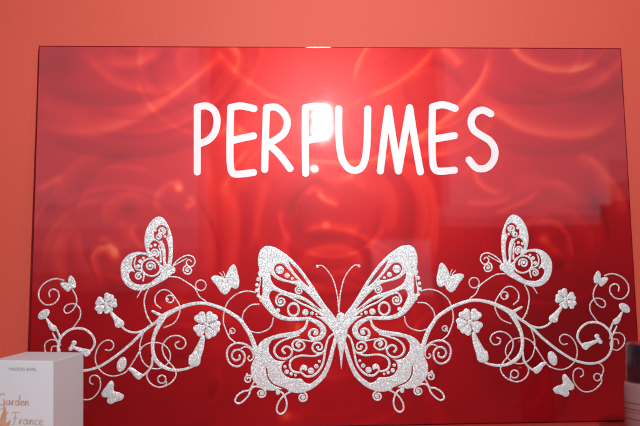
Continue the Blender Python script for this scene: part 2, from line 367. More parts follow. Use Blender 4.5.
off = np.stack([sx*isx, np.sign(base[:, 1]-PH/2)*isy], 1)
rings = [border]; VV = [V]; cnt = len(V); tones = [tone.ravel()]
for k, (r, z) in enumerate([(BEV, -0.0007), (BEV, -THICK+0.001), (BEV-0.001, -THICK)]):
    p = base.copy(); p[:, :2] += off*r; p[:, 2] = z; VV.append(p); rings.append(list(range(cnt, cnt+nb))); cnt += nb; tones.append(tone.ravel()[border]-0.3)
for A, B in zip(rings[:-1], rings[1:]):
    Fc += [(A[i], A[(i+1) % nb], B[(i+1) % nb], B[i]) for i in range(nb)]
Fc.append(tuple(rings[-1]))
V = np.concatenate(VV)

M_BOARD = mat('lacquered_print', (0.4, 0.01, 0.012), 0.50, 0.45, 1.0, 0.04, 0.0)
nt = M_BOARD.node_tree; B_ = nt.nodes['Principled BSDF']; L = nt.links.new
at = nt.nodes.new('ShaderNodeAttribute'); at.attribute_name = 'print_and_light'
tc = nt.nodes.new('ShaderNodeTexCoord'); ns = nt.nodes.new('ShaderNodeTexNoise'); ns.inputs['Scale'].default_value = 7; ns.inputs['Detail'].default_value = 5; ns.inputs['Distortion'].default_value = 1.2
L(tc.outputs['Object'], ns.inputs['Vector'])
ma = nt.nodes.new('ShaderNodeMath'); ma.operation = 'MULTIPLY_ADD'; ma.inputs[1].default_value = 0.30; ma.inputs[2].default_value = -0.15; L(ns.outputs['Fac'], ma.inputs[0])
ad = nt.nodes.new('ShaderNodeMath'); ad.operation = 'ADD'; L(ma.outputs[0], ad.inputs[0]); L(at.outputs['Fac'], ad.inputs[1])
mr = nt.nodes.new('ShaderNodeMapRange'); mr.inputs['From Min'].default_value = -1; mr.inputs['From Max'].default_value = 1; L(ad.outputs[0], mr.inputs['Value'])
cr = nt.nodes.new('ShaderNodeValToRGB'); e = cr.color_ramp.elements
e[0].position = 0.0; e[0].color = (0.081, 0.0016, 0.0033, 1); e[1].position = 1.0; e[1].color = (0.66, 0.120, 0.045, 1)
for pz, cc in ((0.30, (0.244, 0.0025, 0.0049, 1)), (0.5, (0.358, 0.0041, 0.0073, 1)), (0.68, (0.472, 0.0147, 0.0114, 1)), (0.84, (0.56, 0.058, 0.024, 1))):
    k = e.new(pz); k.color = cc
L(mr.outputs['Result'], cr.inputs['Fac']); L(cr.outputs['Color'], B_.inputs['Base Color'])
wn = nt.nodes.new('ShaderNodeTexNoise'); wn.inputs['Scale'].default_value = 9; wn.inputs['Detail'].default_value = 1; L(tc.outputs['Object'], wn.inputs['Vector'])
bp = nt.nodes.new('ShaderNodeBump'); bp.inputs['Strength'].default_value = 0.12; bp.inputs['Distance'].default_value = 0.0012
L(wn.outputs['Fac'], bp.inputs['Height']); L(bp.outputs['Normal'], B_.inputs['Coat Normal'])
gl = nt.nodes.new('ShaderNodeBsdfGlossy'); gl.inputs['Roughness'].default_value = 0.31; mx = nt.nodes.new('ShaderNodeMixShader'); mx.inputs[0].default_value = 0.007
out = [n for n in nt.nodes if n.type == 'OUTPUT_MATERIAL'][0]; L(B_.outputs[0], mx.inputs[1]); L(gl.outputs[0], mx.inputs[2]); L(mx.outputs[0], out.inputs['Surface'])
n3 = nt.nodes.new('ShaderNodeTexNoise'); n3.inputs['Scale'].default_value = 14; n3.inputs['Detail'].default_value = 6; n3.inputs['Roughness'].default_value = 0.7; L(tc.outputs['Object'], n3.inputs['Vector'])
m3 = nt.nodes.new('ShaderNodeMapRange'); m3.inputs['From Min'].default_value = 0.35; m3.inputs['From Max'].default_value = 0.7; m3.inputs['To Min'].default_value = 0.022; m3.inputs['To Max'].default_value = 0.042
L(n3.outputs['Fac'], m3.inputs['Value']); L(m3.outputs['Result'], B_.inputs['Coat Roughness'])
me = mesh('board', V, Fc, [M_BOARD])
at_ = me.attributes.new('print_and_light', 'FLOAT', 'POINT'); at_.data.foreach_set('value', np.clip(np.concatenate(tones), -1, 1).astype(np.float32))
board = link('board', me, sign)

# --- the eight letters
LET = {
 0: [[(197.3,107.3),(197.3,140),(197.3,172)], [(197.3,107.3),(206.5,106),(214,110.5),(217,119.5),(215.3,131),(209,139.5),(199,144)]],
 1: [[(230.8,107.5),(230,138),(230.3,164),(232.5,172.5),(238,174.3),(253.5,172.5)], [(230.8,107.5),(241,106),(254,108.6)], [(230.5,141),(242,138.3),(253.5,135.9)]],
 2: [[(266.6,107.8),(265.3,143),(264.7,169.5)], [(266.6,107.8),(276,107.3),(284,113.5),(287.3,122.5),(284,133),(276,139.5),(268,143.5)], [(268,143.8),(279,154),(290,168.5)]],
 3: [[(305.4,107.6),(305.2,140),(305.6,173.3)], [(305.4,107.6),(315.5,106.3),(326,107.6)], [(305.4,141),(315.5,138.8),(325.5,137.4)]],
 4: [[(338.7,108.8),(338.8,135),(341.5,157),(348,167.8),(356,170.3),(363,165),(366.6,148),(367.8,109)]],
 5: [[(380.3,171),(384,139),(388.3,108.5)], [(388.3,108.5),(393,139),(398.4,171)], [(398.4,171),(404,139),(409.6,107.8)], [(409.6,107.8),(414.5,139),(420.3,171.8)]],
 6: [[(432.4,107),(431.9,138),(432.6,160),(434.6,169),(440,171.3),(454.3,170.2)], [(432.4,107),(443,104.8),(455,108.4)], [(433,139.3),(444,137.4),(454.3,135.7)]],
 7: [[(490.7,113.8),(482.5,110.2),(474.5,113.5),(471,121.5),(473.6,129.8),(481,135.3),(489.8,141),(494.6,149.5),(493.5,160),(486.5,167.8),(476.5,168),(469,160)]],
}
for k in range(8):
    st = LET[k]; xs = [p[0] for s_ in st for p in s_]
    f = Field(min(xs)-6, 98, max(xs)+6, 182, 0.35)
    for s_ in st: f.line(s_, 7.1)
    f.build('letter', [M_WHITE], sign, 0.0007, 0.0)

# --- big central butterfly: part "butterfly" (body) > wing, wing, antenna, antenna
G2 = [M_GLIT, M_SPARK]; T2 = [M_THIN, M_SPARK]
f = Field(328, 306, 354, 374, 0.25)
f.ell(340.9, 317.8, 4.6, 5.2).poly([(337.5,322),(334.6,327),(335,335),(337.6,345),(339.6,356),(341.2,369.5),(342.8,356),(344.6,345),(347,335),(347.6,327),(344.4,322)])
body = f.build('butterfly', G2, sign, 0.0014, 0.0004, 0.03, 3)
f = Field(230, 240, 342, 420, 0.25)
# upper wing: solid outline, then its windows
f.poly([(339,324),(333.5,315),(324,303),(312.5,285),(300.5,268.5),(288.7,256.5),(277,248.4),(271,246.4),(265.5,246.3),(261,249.5),(258.7,255),(258,262),(259,269),(258.5,275),(259.8,283),(257.5,290),(258.3,297),(262.5,304),(269,312),(275,317),(282,320),(291,321.2),(300,320.8),(307,320),(313,316),(320,319),(327,325),(333,332),(337,334)])
f.hole([(288.4,261.8),(291.5,264),(298,270.5),(304,278.5),(309.5,287),(304.5,283.5),(298,276.8),(292,269)])
f.hole([(274.3,268),(276,265),(280,263.8),(284,265.3),(287.5,269),(291.5,273.2),(294.5,277),(297.5,280.3),(292,281),(286,279.8),(280.5,277.6),(276.5,275),(274.5,271.5)])
f.hole([(270.2,274.3),(273,276.3),(277,279.4),(283,281.6),(290,283),(297,285.6),(304,290.5),(310,296),(316,302.5),(322,309.8),(316,306),(309,300.2),(303,296.7),(297,294.6),(288,292),(280,288.8),(274,285),(271.2,280)])
f.hole([(269.7,294),(272.5,290.6),(278,292.2),(288,296.2),(297,298.8),(304,301),(311,305.5),(319,311.5),(325,317),(317,316.4),(308,316.8),(298,317.4),(289,317.2),(282,315.2),(277,312),(274.2,307.5),(271,302),(269.3,297.5)])
f.hole([(261.2,277),(262.4,279),(262.2,286),(262.6,294),(260.4,296),(259.6,290),(260.6,283)])
f.hole([(313.5,305.5),(318,309.5),(323,314.5),(318.5,311.5)])
f.dot(279.6,270.1,4.2).dot(287.1,275.6,2.6).dot(292.2,278.7,1.4)
f.curl(299.2,290.6,4.2,1.2,-100,-1.35,1.6).dot(299.3,290.8,1.0)
f.line([(276,298,1.4),(279,294.6,1.6),(284,294.6,1.8),(290,297,1.9),(296,300.6,1.9),(302,304,1.9),(309,307,2.2),(318,312,2.6),(326,318,3)])
f.curl(280.9,301.4,5.4,1.4,-130,-1.5,1.9,1.5).dot(281.2,301.6,1.3).ell(293.4,309.8,5.4,6.3,0,2.2)
f.dot(277.8,310.6,2.3).dot(305.3,312.4,3.2).dot(311.9,313.4,1.9).dot(316.4,314.6,1.2)
for x, y, r in ((259.3,273.5,1.6),(258,279.5,1.9),(256.9,285,1.8),(256.7,290.5,1.9),(258.2,296,1.8),(261,300.5,1.5)): f.dot(x, y, r)
f.line([(290,319.6,2.6),(300,319.3,3),(308,319,3.4),(315.5,321.6,4.6),(321.8,326.5,5.6),(323.4,332.5,5.8),(319.5,338,5),(313,339,4),(309.3,335.5,2.8),(310.3,331,2.4),(314,329.3,2.2),(317,331,2.4),(316.6,334,2.6),(314.3,334.2,2.4)]).dot(315.6,332.6,2.0)
# lower wing
f.line([(307.2,321.5,2.4),(305,327.5,3),(299,332.3,4),(290,334.6,4.6),(281,335.8,4.2),(271,338.5,4),(264,342.5,5),(260,349,6)])
f.poly([(254.5,352),(258,346),(262,341),(269,337.3),(276,336.4),(272,340.5),(269,345.5),(268.8,351),(271.5,356.3),(276,360.3),(283,361.4),(288,360),(292.5,358.4),(285,361.5),(282.3,365),(281.6,369.5),(284.2,374.6),(289,377.8),(296,378.7),(301.2,378.8),(304.5,382.3),(309,383.8),(314,382.6),(319,379.4),(324,372.5),(326.5,374.5),(323.5,379),(316,386.3),(307.3,391.2),(298.6,393.2),(291,392),(284,389.2),(276,390.2),(269.8,390.7),(262.3,389.3),(256,384),(251.7,377.3),(250.7,368.5),(252.3,363),(255,357)])
f.cutline([(266.6,369),(267.3,375),(269.3,380.2),(274,384.6),(280,387.2),(287,390)], 1.3)
f.line([(313,385,5),(320,379.3,4.8),(325.8,371,4.6),(330,360,4.3),(333,348,3.8),(336,338,4.4),(338.5,328,5)])
f.line([(335,333,2),(330,336.5,2),(327.3,341,2.1),(325.6,348,2.2),(324.4,356,2.2),(323,363,2.3),(319.5,370,2.3),(313.2,375.6,2.3),(306.6,376.5,2.3),(302.2,373.6,2),(300.6,369.8,2),(302.8,366,2.2),(306,367,2.2),(305.6,370,2)]).dot(303.9,367.8,2.4)
f.line([(321.6,353.8,1.8),(313.5,356.2,1.9),(302.3,355.6,2),(295,357.4,2.2),(290.6,361.2,2.3),(290,367.2,2.3),(293.4,371.6,2.3),(299.6,372.6,2)])
f.dot(311,370.9,3.2).dot(316.3,366.4,2.2).dot(319.5,361.4,1.5).dot(284.9,366.8,1.7).dot(286.6,371.9,2.3).dot(291.2,374,1.7).dot(295.4,375.4,1.3)
f.line([(299,335.4,1.4),(290,338,1.8),(281.5,341.2,2),(275.7,346.3,2.2),(274.3,352,2.3),(277.5,357,2.3),(284,359,2.3),(290,356.5,2.2),(292,351.5,2.2),(289,347.2,2.2),(284.7,347,2.2),(282.3,350.3,2.2),(284.5,353.2,2.4)])
f.line([(314,341.8,1.4),(305,340.4,1.6),(296.6,340,1.8),(292.5,343.8,2),(293.8,349,2),(299.4,350.8,2),(304.2,347.4,1.9),(303.4,342.8,1.8),(299,341.6,1.8),(296.3,344.6,1.8),(298.6,347.4,2)]).dot(299.2,345.2,1.7)
f.line([(324.5,350,1.6),(321.8,353.2,1.8),(316.6,353,2),(312.6,349.4,2),(313.4,344.6,2),(318,342.6,1.9),(322,345.4,1.8),(321.2,349.4,1.8),(318,349.8,1.7)]).dot(317.6,347.6,1.6)
f.curl(248.2,379.4,4.4,1.2,-20,-1.4,1.6).dot(247,374.4,1.2)
f.line([(255,380,1.6),(252.6,384.5,1.7),(249.6,390,1.8),(243.5,391.2),(237.5,395.5),(235.2,401,1.8),(238.6,403.6),(244,400.5),(248.6,395.2),(251.2,389),(255,386.6),(260,387.2)] and [(255,380,1.6),(252.6,384.5,1.7),(249.6,390,1.8),(243.5,391.4,1.8),(237.5,395.5,1.8),(235.2,401,1.8),(238.6,403.6,1.8),(244,400.5,1.8),(248.6,395.2,1.8),(251.2,389,1.8),(255,386.6,1.8),(260,387.2,1.8)])
f.curl(261.2,393.4,4.8,1.2,-60,1.5,1.7).dot(261.2,393.4,1.2).dot(277.8,392.8,2.2).curl(302.5,397.4,5,1.2,-70,1.5,1.8).dot(302.5,397.4,1.3)
f.line([(272,388.6,2),(277,390.4,1.9),(282,392.8,1.9),(285.4,398,1.8),(286.8,405,1.8),(284.6,411.6,1.8),(280.4,414,1.8),(276.9,411,1.8),(277.6,404.6,1.8),(281,398.6,1.8),(285.4,394.6,1.8),(291,391.6,1.9)])
wing = f.build('wing', G2, body, 0.0012, 0.00025, 0.035, 5)
f = Field(312, 260, 342, 314, 0.25)
f.line([(339.2,312,1.5),(338.4,305,1.4),(337,294,1.3),(333.4,280.5,1.3),(328.5,272,1.2),(322.5,266,1.2),(318,265.8,1.2)]).dot(317.5,266.4,1.6)
ant = f.build('antenna', T2, body, 0.0008, 0.0003, 0.05, 6)
for o in (wing, ant):
    c = o.copy(); C.objects.link(c); c.parent = body; c.scale = (-1, 1, 1); c.location = (2*AXIS_U, 0, 0)

# --- side butterfly in profile
f = Field(115, 210, 205, 302, 0.25)
f.poly([(168,275),(172,262),(173,250),(172.4,238),(168.8,226.5),(164,219),(158.8,216.6),(152.5,220),(147,228),(144.6,238),(145.4,248),(149,257),(156,266)])
f.hole([(151,243),(155,240.5),(159.5,244.5),(162,252),(163,261),(163.5,268),(158,263),(152.5,256),(149.4,249)])
f.hole([(163.6,236),(166,238.5),(168.3,246),(168.6,254),(167.6,264),(165.6,262),(165.8,254),(164.6,246),(162.4,241)])
f.hole([(156.5,228.5),(161,225),(166,227.5),(168,233.5),(165,239.5),(159,241),(154.5,238),(154,232.5)])
f.curl(161.6,231,3.8,1,60,-1.4,1.7).curl(158.4,236.6,3.2,1,-80,1.3,1.6).dot(165,236.5,1.4).dot(155.6,230.6,1.3).dot(165.6,230.6,1.0)
f.curl(154.4,253,4.4,1.2,60,-1.4,1.8).dot(150.8,246.4,1.6).dot(155.2,245.2,1.5).dot(154.4,252.6,1.3).line([(159,246,1.4),(160.6,254,1.8),(160.8,262,2)])
f.poly([(170,271),(165,277),(157,284),(150,287.5),(142,290.4),(134,290),(127,286),(122.6,279.6),(120.8,272),(121.4,264),(125.4,257.5),(131,253.4),(138,251.8),(145,252.6),(150,254.5),(154,259),(160,264)])
f.hole([(133.2,259),(138,255.4),(144,254.8),(149,257),(154,260),(159,266),(160.8,272.4),(158,278.4),(152,282.4),(145,284.2),(138,284.6),(131.6,281),(129,275.4),(131.4,271.2),(135,272.4),(132,266)])
f.ell(151,267.4,9.6,8.6,20,1.8).curl(150.4,266.4,5,1.1,20,-1.6,1.7).dot(150.3,266.2,1.2)
f.dot(140.4,261.4,2.0).dot(138.2,266.4,2.1).dot(143.4,258.2,1.4).line([(136,258,1.4),(134.4,263,1.6),(136,269,1.6),(141,270.6,1.6)]).curl(138.8,276.4,3.9,1,-60,-1.4,1.6).line([(141,271,1.4),(144,275,1.5),(143,281,1.5)])
f.line([(163,277,1.5),(153,283,3.2),(145,286.6,2.4)])
f.line([(171,270.6,6.2),(165.5,275.5,7),(158,280.5,6),(150,285.6,4.4),(141,289.8,2.4)]).dot(171.6,270.2,3.9)
f.line([(144,287.5,1.4),(140.5,292,1.2),(137.2,297.6,0.9)])
f.line([(172.6,267,1.6),(175.4,262.6,1.3),(181,258,1.3),(187.4,255.4,1.3),(193,257,1.3),(195,262,1.3),(192.4,266.4,1.3),(188.2,266,1.3),(186.4,262.4,1.3),(188.8,259.6,1.2),(191.4,261.6,1.2)])
f.line([(174,265.6,1.3),(179,262.8,1.1),(184,260,1.1),(186.6,258.6,1.1)]).curl(188,270.2,5.2,1.2,-110,-1.5,1.5).dot(188,270.2,1.1)
sb = f.build('butterfly', [M_THIN, M_SPARK] and G2, sign, 0.0013, 0.0002, 0.05, 11)
sb2 = mirror_copy(sb, du=0.0022)

# --- four pairs of small plain butterflies
def small(pts, name='butterfly', ant=(), seed=1, du=0, dv=0):
    xs = [p[0] for p in pts]; ys = [p[1] for p in pts]
    f = Field(min(xs)-5, min(ys)-8, max(xs)+5, max(ys)+4, 0.25); f.poly(pts)
    for a in ant: f.line(a, 0.8)
    o = f.build(name, G2, sign, 0.0013, 0.0003, 0.05, seed); mirror_copy(o, du=du, dv=dv); return o
small([(211.3,277.2),(215.6,275.6),(221,276.6),(225.2,278.4),(226.6,274),(229.8,267.6),(233.5,264.5),(236.2,267.2),(237.6,273),(239.2,279.3),(238.8,286.2),(235.7,289.2),(231.4,287.8),(229,292),(225,294.8),(220.6,292),(216.4,285.7),(212.4,281)], ant=([(225,277),(224.4,274),(223,271.6)], [(223.4,277.4),(221.6,274.6),(219.8,273)]), seed=21)
small([(60.3,284),(63.8,281.8),(68,283),(68.4,278.5),(71,275.4),(74,278.6),(76,283.4),(75.2,288),(71.6,288.4),(69,291.6),(65.4,290.2)], seed=22, dv=0.0)
small([(111.6,380.6),(114.2,383.8),(113.8,390.6),(119,392.4),(124,395.6),(121.8,400),(116,401.8),(111,404.2),(107.2,402),(107.6,397.6),(103,397.2),(101.6,393),(105.2,387.6),(108.6,383)], seed=23, du=0.003)

# --- flowers: part "flower" > stalk
def flower(pet, cen, stalk, seed, du=0, dv=0, fold=1.0):
    xs = [p[0] for p in pet]; ys = [p[1] for p in pet]
    f = Field(min(xs)-8, min(ys)-8, max(xs)+8, max(ys)+8, 0.25)
    for (x, y, r) in pet:
        a = math.atan2(y-cen[1], x-cen[0]); px_, py_ = -math.sin(a), math.cos(a)
        G = np.maximum(f._poly([(x+math.cos(t)*r*0.98*1.0 + 0, y+math.sin(t)*r*0.98) for t in np.linspace(0, 6.28, 9)[:-1]]), -9)
        for s_ in (-1, 1):
            xx, yy = np.meshgrid(f.X, f.Y); G = np.maximum(G, r*0.62 - np.hypot(xx-(x+px_*s_*r*0.5+math.cos(a)*r*0.45), yy-(y+py_*s_*r*0.5+math.sin(a)*r*0.45)))
        f.add(G)
    f.dot(*cen, 3)
    for k in range(len(pet)):
        a1 = math.atan2(pet[k][1]-cen[1], pet[k][0]-cen[0]); a2 = math.atan2(pet[(k+1) % len(pet)][1]-cen[1], pet[(k+1) % len(pet)][0]-cen[0])
        am = math.atan2(math.sin(a1)+math.sin(a2), math.cos(a1)+math.cos(a2))
        f.cutline([(cen[0]+math.cos(am)*2.2, cen[1]+math.sin(am)*2.2), (cen[0]+math.cos(am)*9*fold, cen[1]+math.sin(am)*9*fold)], 0.5)
    f.dot(*cen, 1.5)
    fl = f.build('flower', G2, sign, 0.0015, 0.0004, 0.045, seed, origin=cen)
    xs = [p[0] for p in stalk]; ys = [p[1] for p in stalk]
    f = Field(min(xs)-3, min(ys)-3, max(xs)+3, max(ys)+3, 0.25); f.poly(stalk)
    st = f.build('stalk', G2, fl, 0.0013, 0.0006, 0.07, seed+1, origin=cen); st.location = (0, 0, 0)
    mirror_copy(fl, du=du, dv=dv)
    return fl
flower([(201.2,318.6,5.5),(210.6,318.6,5.7),(214.6,326.4,5.4),(210.0,332.4,5.3),(200.4,329.4,5.6)], (206.4,325.2), [(202,335.5),(205,337),(203.6,349),(201,358),(199.6,364.4),(194,367),(188.8,364.4),(189.2,356),(192,353.6),(197.5,344)], 31)
flower([(100.6,302,4.3),(108.4,298.2,4.5),(112.6,303.4,4.2),(107.8,309,4.1),(100.2,308.8,4.2)], (105.8,304.4), [(110,311),(112,311.4),(118,317),(124,322),(123.2,326.8),(116,327.4),(114,320.5),(110.6,315)], 41, fold=0.75)
def bud(head, stalk, seed):
    f = Field(head[0]-10, head[1]-10, head[0]+10, head[1]+10, 0.25); f.ell(*head)
    fl = f.build('flower_bud', G2, sign, 0.0015, 0.0007, 0.07, seed, origin=head[:2])
    xs = [p[0] for p in stalk]; ys = [p[1] for p in stalk]
    f = Field(min(xs)-3, min(ys)-3, max(xs)+3, max(ys)+3, 0.25); f.poly(stalk)
    st = f.build('stalk', G2, fl, 0.0013, 0.0006, 0.07, seed+1, origin=head[:2]); st.location = (0, 0, 0)
    mirror_copy(fl)
bud((44, 314.4, 6.6, 4.2, -38), [(45.5,318),(47.5,318.4),(52,323.4),(56.8,327),(56,331),(50.6,330),(47.6,323.4)], 51)
bud((121.8, 364.4, 4.6, 7.6, 18), [(127.5,368.6),(132.7,367.8),(138,371.6),(142.8,374.8),(139.6,379.8),(134.9,377.2),(131.4,372.4)], 55)
f = Field(62, 334, 92, 358, 0.25)
st = RL([(598,339),(594.6,340),(589,341.6),(582.4,343.4),(581.6,347.3),(585.5,350),(590,346.8),(595,343.6),(598.4,342)]); f.poly(st)
for x, y, r in RL([(596.7,336.4,2.6),(598.6,339.4,2.0),(600.2,342,2.2)]): f.dot(x, y, r)
o = f.build('flower_bud', G2, sign, 0.0014, 0.0007, 0.09, 58); mirror_copy(o)

# --- scrolling vine: part "vine" > tendrils
f = Field(50, 295, 262, 378, 0.3)
f.line([(256.5,352,5),(251,336.8,4.4),(244.9,326.4,4),(239.4,319.3,3.8),(231,313.5,3.6),(222.5,308.7,3.4),(211.3,304.8,3.3),(203,303.3,3.2),(195,303.6,3.3),(185.2,305.8,3.6),(176.8,309.2,4),(168.3,313.6,5),(162,317.6,5.6),(156.5,322,3.2),(146.6,328.8,3),(139.6,335.3,3),(131,343.8,2.8),(118.5,354.2,2.8),(107.4,362,2.7),(97.5,367.4,2.7),(85,370.6,2.6),(74,370,2.5),(65,365.5,2.4),(59.8,358,2.4),(58.2,349.4,2.6),(59.4,341,2.8),(63.8,334.2,2.6),(72.3,329,2.5),(83.5,329,2.4),(92,335.2,2.4),(94.8,343.6,2.4),(90.8,350.8,2.2),(86,352.6,2)])
f.line([(166,315,4),(161,322,4.6),(156.5,330,4.4),(153.6,338,3.8),(152.6,348,3.6),(155,358.4,4),(160.7,365,4.2),(169,369.2,3.2),(178,370.2,2.8),(186.5,368.8,2.5),(193,366.4,2.2)])
f.line([(152.6,311.2,2.4),(157,313.6,3),(163,316.4,3.4)]).line([(58.6,346,2.2),(60,338,2.2),(57,330,2)]).line([(58,343,1.8),(55.6,338.6,2),(52.6,333,1)])
f.line([(121.5,326.5,2),(127,330.8,2.1),(135.4,332.6,2.2),(143.8,330.2,2.3),(149,326.6,2.4)]).line([(141.5,376.6,2),(147.6,371.6,2),(151.4,365.5,2),(152.6,357,2)])
vine = f.build('vine', G2, sign, 0.0009, 0.0003, 0.045, 61)
TEN = [
 ([(164,327.7),(174,323),(179.2,314),(179.6,306),(175,298),(168.6,291),(161.5,290.3),(155.6,296),(155.4,303.3),(160.6,308.3)], 1.4, [(169.8,299,3.7)]),
 ([(168.3,276.8),(178,277.6),(188,283.2),(195,288.6),(199.3,296.4),(206,301.6)], 1.3, [(200.8,285.4,5.2)]),
 ([(148.4,289),(145.4,295),(144.2,303),(146.2,313.4),(150.2,321.6),(153,324.6)], 1.5, []),
 ([(145.3,311),(147.4,318)], 1.2, []),
 ([(144,331),(140.4,342.4),(139.8,351.5),(142.8,361.5),(149.4,367.5),(158.3,368.8),(166,365.4),(170.4,357.6),(168.4,349.4),(162,344),(152.6,342.6),(144,345.8),(138,353.8),(134.4,360.4)], 1.35, []),
 ([(152.6,358),(152.4,365),(150.2,369),(147.2,373.7),(147.8,379.6),(152.8,385.2),(161,387.2),(170.6,383),(176,375.4),(174,368),(168.2,361.4),(163.4,354),(162.7,345.5),(168.2,338),(176.4,335.6),(183.6,338.5),(185.8,344),(182.3,348.6),(176.8,348),(175.4,343.6),(179,341.6)], 1.5, [(161.8,379.3,4.0)]),
 ([(140.8,347),(139,353),(134,360.5),(130,367),(124.3,373),(113.4,376.2),(103.4,373.2),(97,365.5),(95.4,357),(97.8,348),(103,342),(109,340.2),(113,342.8),(113.4,347.2),(110,350.4),(105.6,349.8)], 1.35, []),
 ([(63.8,280.4),(55.4,278.8),(45.5,282.6),(39.4,290.4),(39.4,298.8),(45.5,304.6),(53.6,303.8),(58.7,298),(58,291.6),(52.8,289.2),(49.2,292.2),(49.7,296.6)], 1.5, []),
 ([(72.3,289.5),(75.8,295.8),(76.5,303),(72.8,310.2),(67,313.4),(64,310.2),(66.8,305.2),(74.4,304),(80,309.2),(80.2,317),(76,324),(72.4,328.6)], 1.4, []),
 ([(255.4,292.6),(246.5,291.2),(236.6,294.2),(228,302),(224.2,312),(223.4,322),(225.6,329.2),(229.4,337.6),(236,343)], 1.4, [(232.3,331,2.6)]),
 ([(258.8,304.2),(250.7,305.4),(243.8,312.3),(242.4,321),(245.8,328.4),(251.4,331.6),(258.8,332.8),(267.3,330),(271.6,325.4),(273.2,318.4)], 1.4, []),
 ([(256.6,360),(255,355),(251.6,349),(244.9,344.4),(236.2,343.2),(229,347.4),(226.9,354.9),(230,363.4),(237.4,366.6),(243.4,362.6),(244.6,355.4),(240.4,350.2),(234.2,350.8),(231.8,356),(235,360.4),(239.6,359),(239.4,355.6)], 2.1, []),
 ([(239.5,350),(244,347.2),(249,348),(252.6,353),(253,358.4),(250,360.8),(247.6,358.4),(249.2,356.4)], 1.5, []),
 (RL([(593.8,362.6),(600,364),(603.4,369),(601.6,376.4),(600.6,383.6),(592,391),(582,391),(574,382.4),(573.4,372.4),(577.6,368.4),(582.4,370),(583,375),(580.4,377)]), 1.35, RL([(597.2,377.2,3.7)])),
 (RL([(609.6,338.6),(611.7,334.6),(618.5,332.8),(624,336.7),(623.6,344.6),(617.3,350.2),(611.4,348),(610.2,343),(613.2,339.4),(617.4,339.8),(618.5,343.8)]), 1.3, []),
]
tend = []
for n_, (pts, w_, rg) in enumerate(TEN):
    xs = [p[0] for p in pts] + [r[0]-6 for r in rg] + [r[0]+6 for r in rg]; ys = [p[1] for p in pts] + [r[1]+6 for r in rg] + [r[1]-6 for r in rg]
    f = Field(min(xs)-3, min(ys)-3, max(xs)+3, max(ys)+3, 0.25); f.line(pts, w_)
    for r in rg: f.ell(r[0], r[1], r[2], r[2], 0, w_)
    if n_ == 5: f.line([(165.6,380.5),(166.4,383.6),(163.4,386.6)], 1.3)
    if n_ == 0: f.dot(167.4, 299.6, 1.5)
    if n_ == 9: f.dot(231, 331.6, 1.4).line([(230.4,332.6),(228.6,335)], 1.4)
    tend.append(f.build('tendril', T2, vine, 0.0005 + 0.00003*n_, 0.0003, 0.05, 70+n_))
mirror_copy(vine)

# ------------------------------------------------------------------ perfume carton, front left
M_CARD = noise_tint(mat('white_carton', rough=0.5, coat=0.15, coat_r=0.25), 30, (0.71, 0.83, 0.85), (0.74, 0.86, 0.88), 0.03)
M_INK = mat('grey_ink', (0.20, 0.20, 0.20), 0.6); M_GOLD = mat('rose_gold_ink', (0.55, 0.36, 0.30), 0.45); M_GOLD2 = mat('pale_gold_ink', (0.52, 0.48, 0.40), 0.45)
M_ORG = noise_tint(mat('orange_print', rough=0.5), 60, (0.66, 0.27, 0.09), (0.78, 0.50, 0.30))
def plane_hit(x, y, z):                          # where the line of sight through a pixel meets the height z
    d = px_dir(x, y); return ORG + d*((z-ORG[2])/d[2])
BOX_H = 0.138; ztop = Z_SHELF + BOX_H
FR = plane_hit(53, 361.5, ztop); BR = plane_hit(83, 350.6, ztop); FL = plane_hit(-7, 358.2, ztop)
print('BOX', FR, BR, FL, np.linalg.norm(BR-FR), np.linalg.norm(FL-FR), 'shelf', Z_SHELF, 'wall', Y_WALL, 'foot', bottom)
TH = math.radians(12.5); BW, BD = 0.090, 0.098
dd = np.array([math.sin(TH), math.cos(TH), 0]); ww = np.array([math.cos(TH), -math.sin(TH), 0])
carton = bpy.data.objects.new('perfume_box', None); C.objects.link(carton)
c0 = FR - ww*BW/2 + dd*BD/2; carton.location = (c0[0], c0[1], Z_SHELF); carton.rotation_euler = (0, 0, -TH)
tag(carton, 'white perfume carton with gold script lettering standing on the shelf at left', 'box')
slab('carton_body', -BW/2, BW/2, -BD/2, BD/2, 0, BOX_H, M_CARD, carton, bev=0.0007)
slab('lid_flap', -BW/2+0.0012, BW/2-0.0012, -BD/2+0.001, BD/2-0.001, BOX_H+0.0001, BOX_H+0.0006, M_CARD, carton)
PXM = BW/59.0
def face_strokes(name, strokes, w, m, x0, y0, k):
    """thin printed strokes on the front of the carton; strokes in millimetre-like units, y up"""
    V = []; Fc = []
    for s_ in strokes:
        P = spline([(p[0], p[1]) for p in s_], 0.5)[:, :2]; n = len(P); t = np.gradient(P, axis=0); t /= np.linalg.norm(t, axis=1)[:, None]+1e-9
        wd = w*(0.55+0.45*np.abs(t[:, 1])); nr = np.stack([-t[:, 1], t[:, 0]], 1)*wd[:, None]/2; b = len(V)
        for i in range(n):
            for q in (P[i]+nr[i], P[i]-nr[i]): V.append((x0+q[0]*k, -BD/2-0.0003-0.00002*len(Fc)/400, y0+q[1]*k))
        Fc += [(b+2*i, b+2*i+1, b+2*i+3, b+2*i+2) for i in range(n-1)]
    return link(name, mesh(name, V, Fc, [m]), carton)
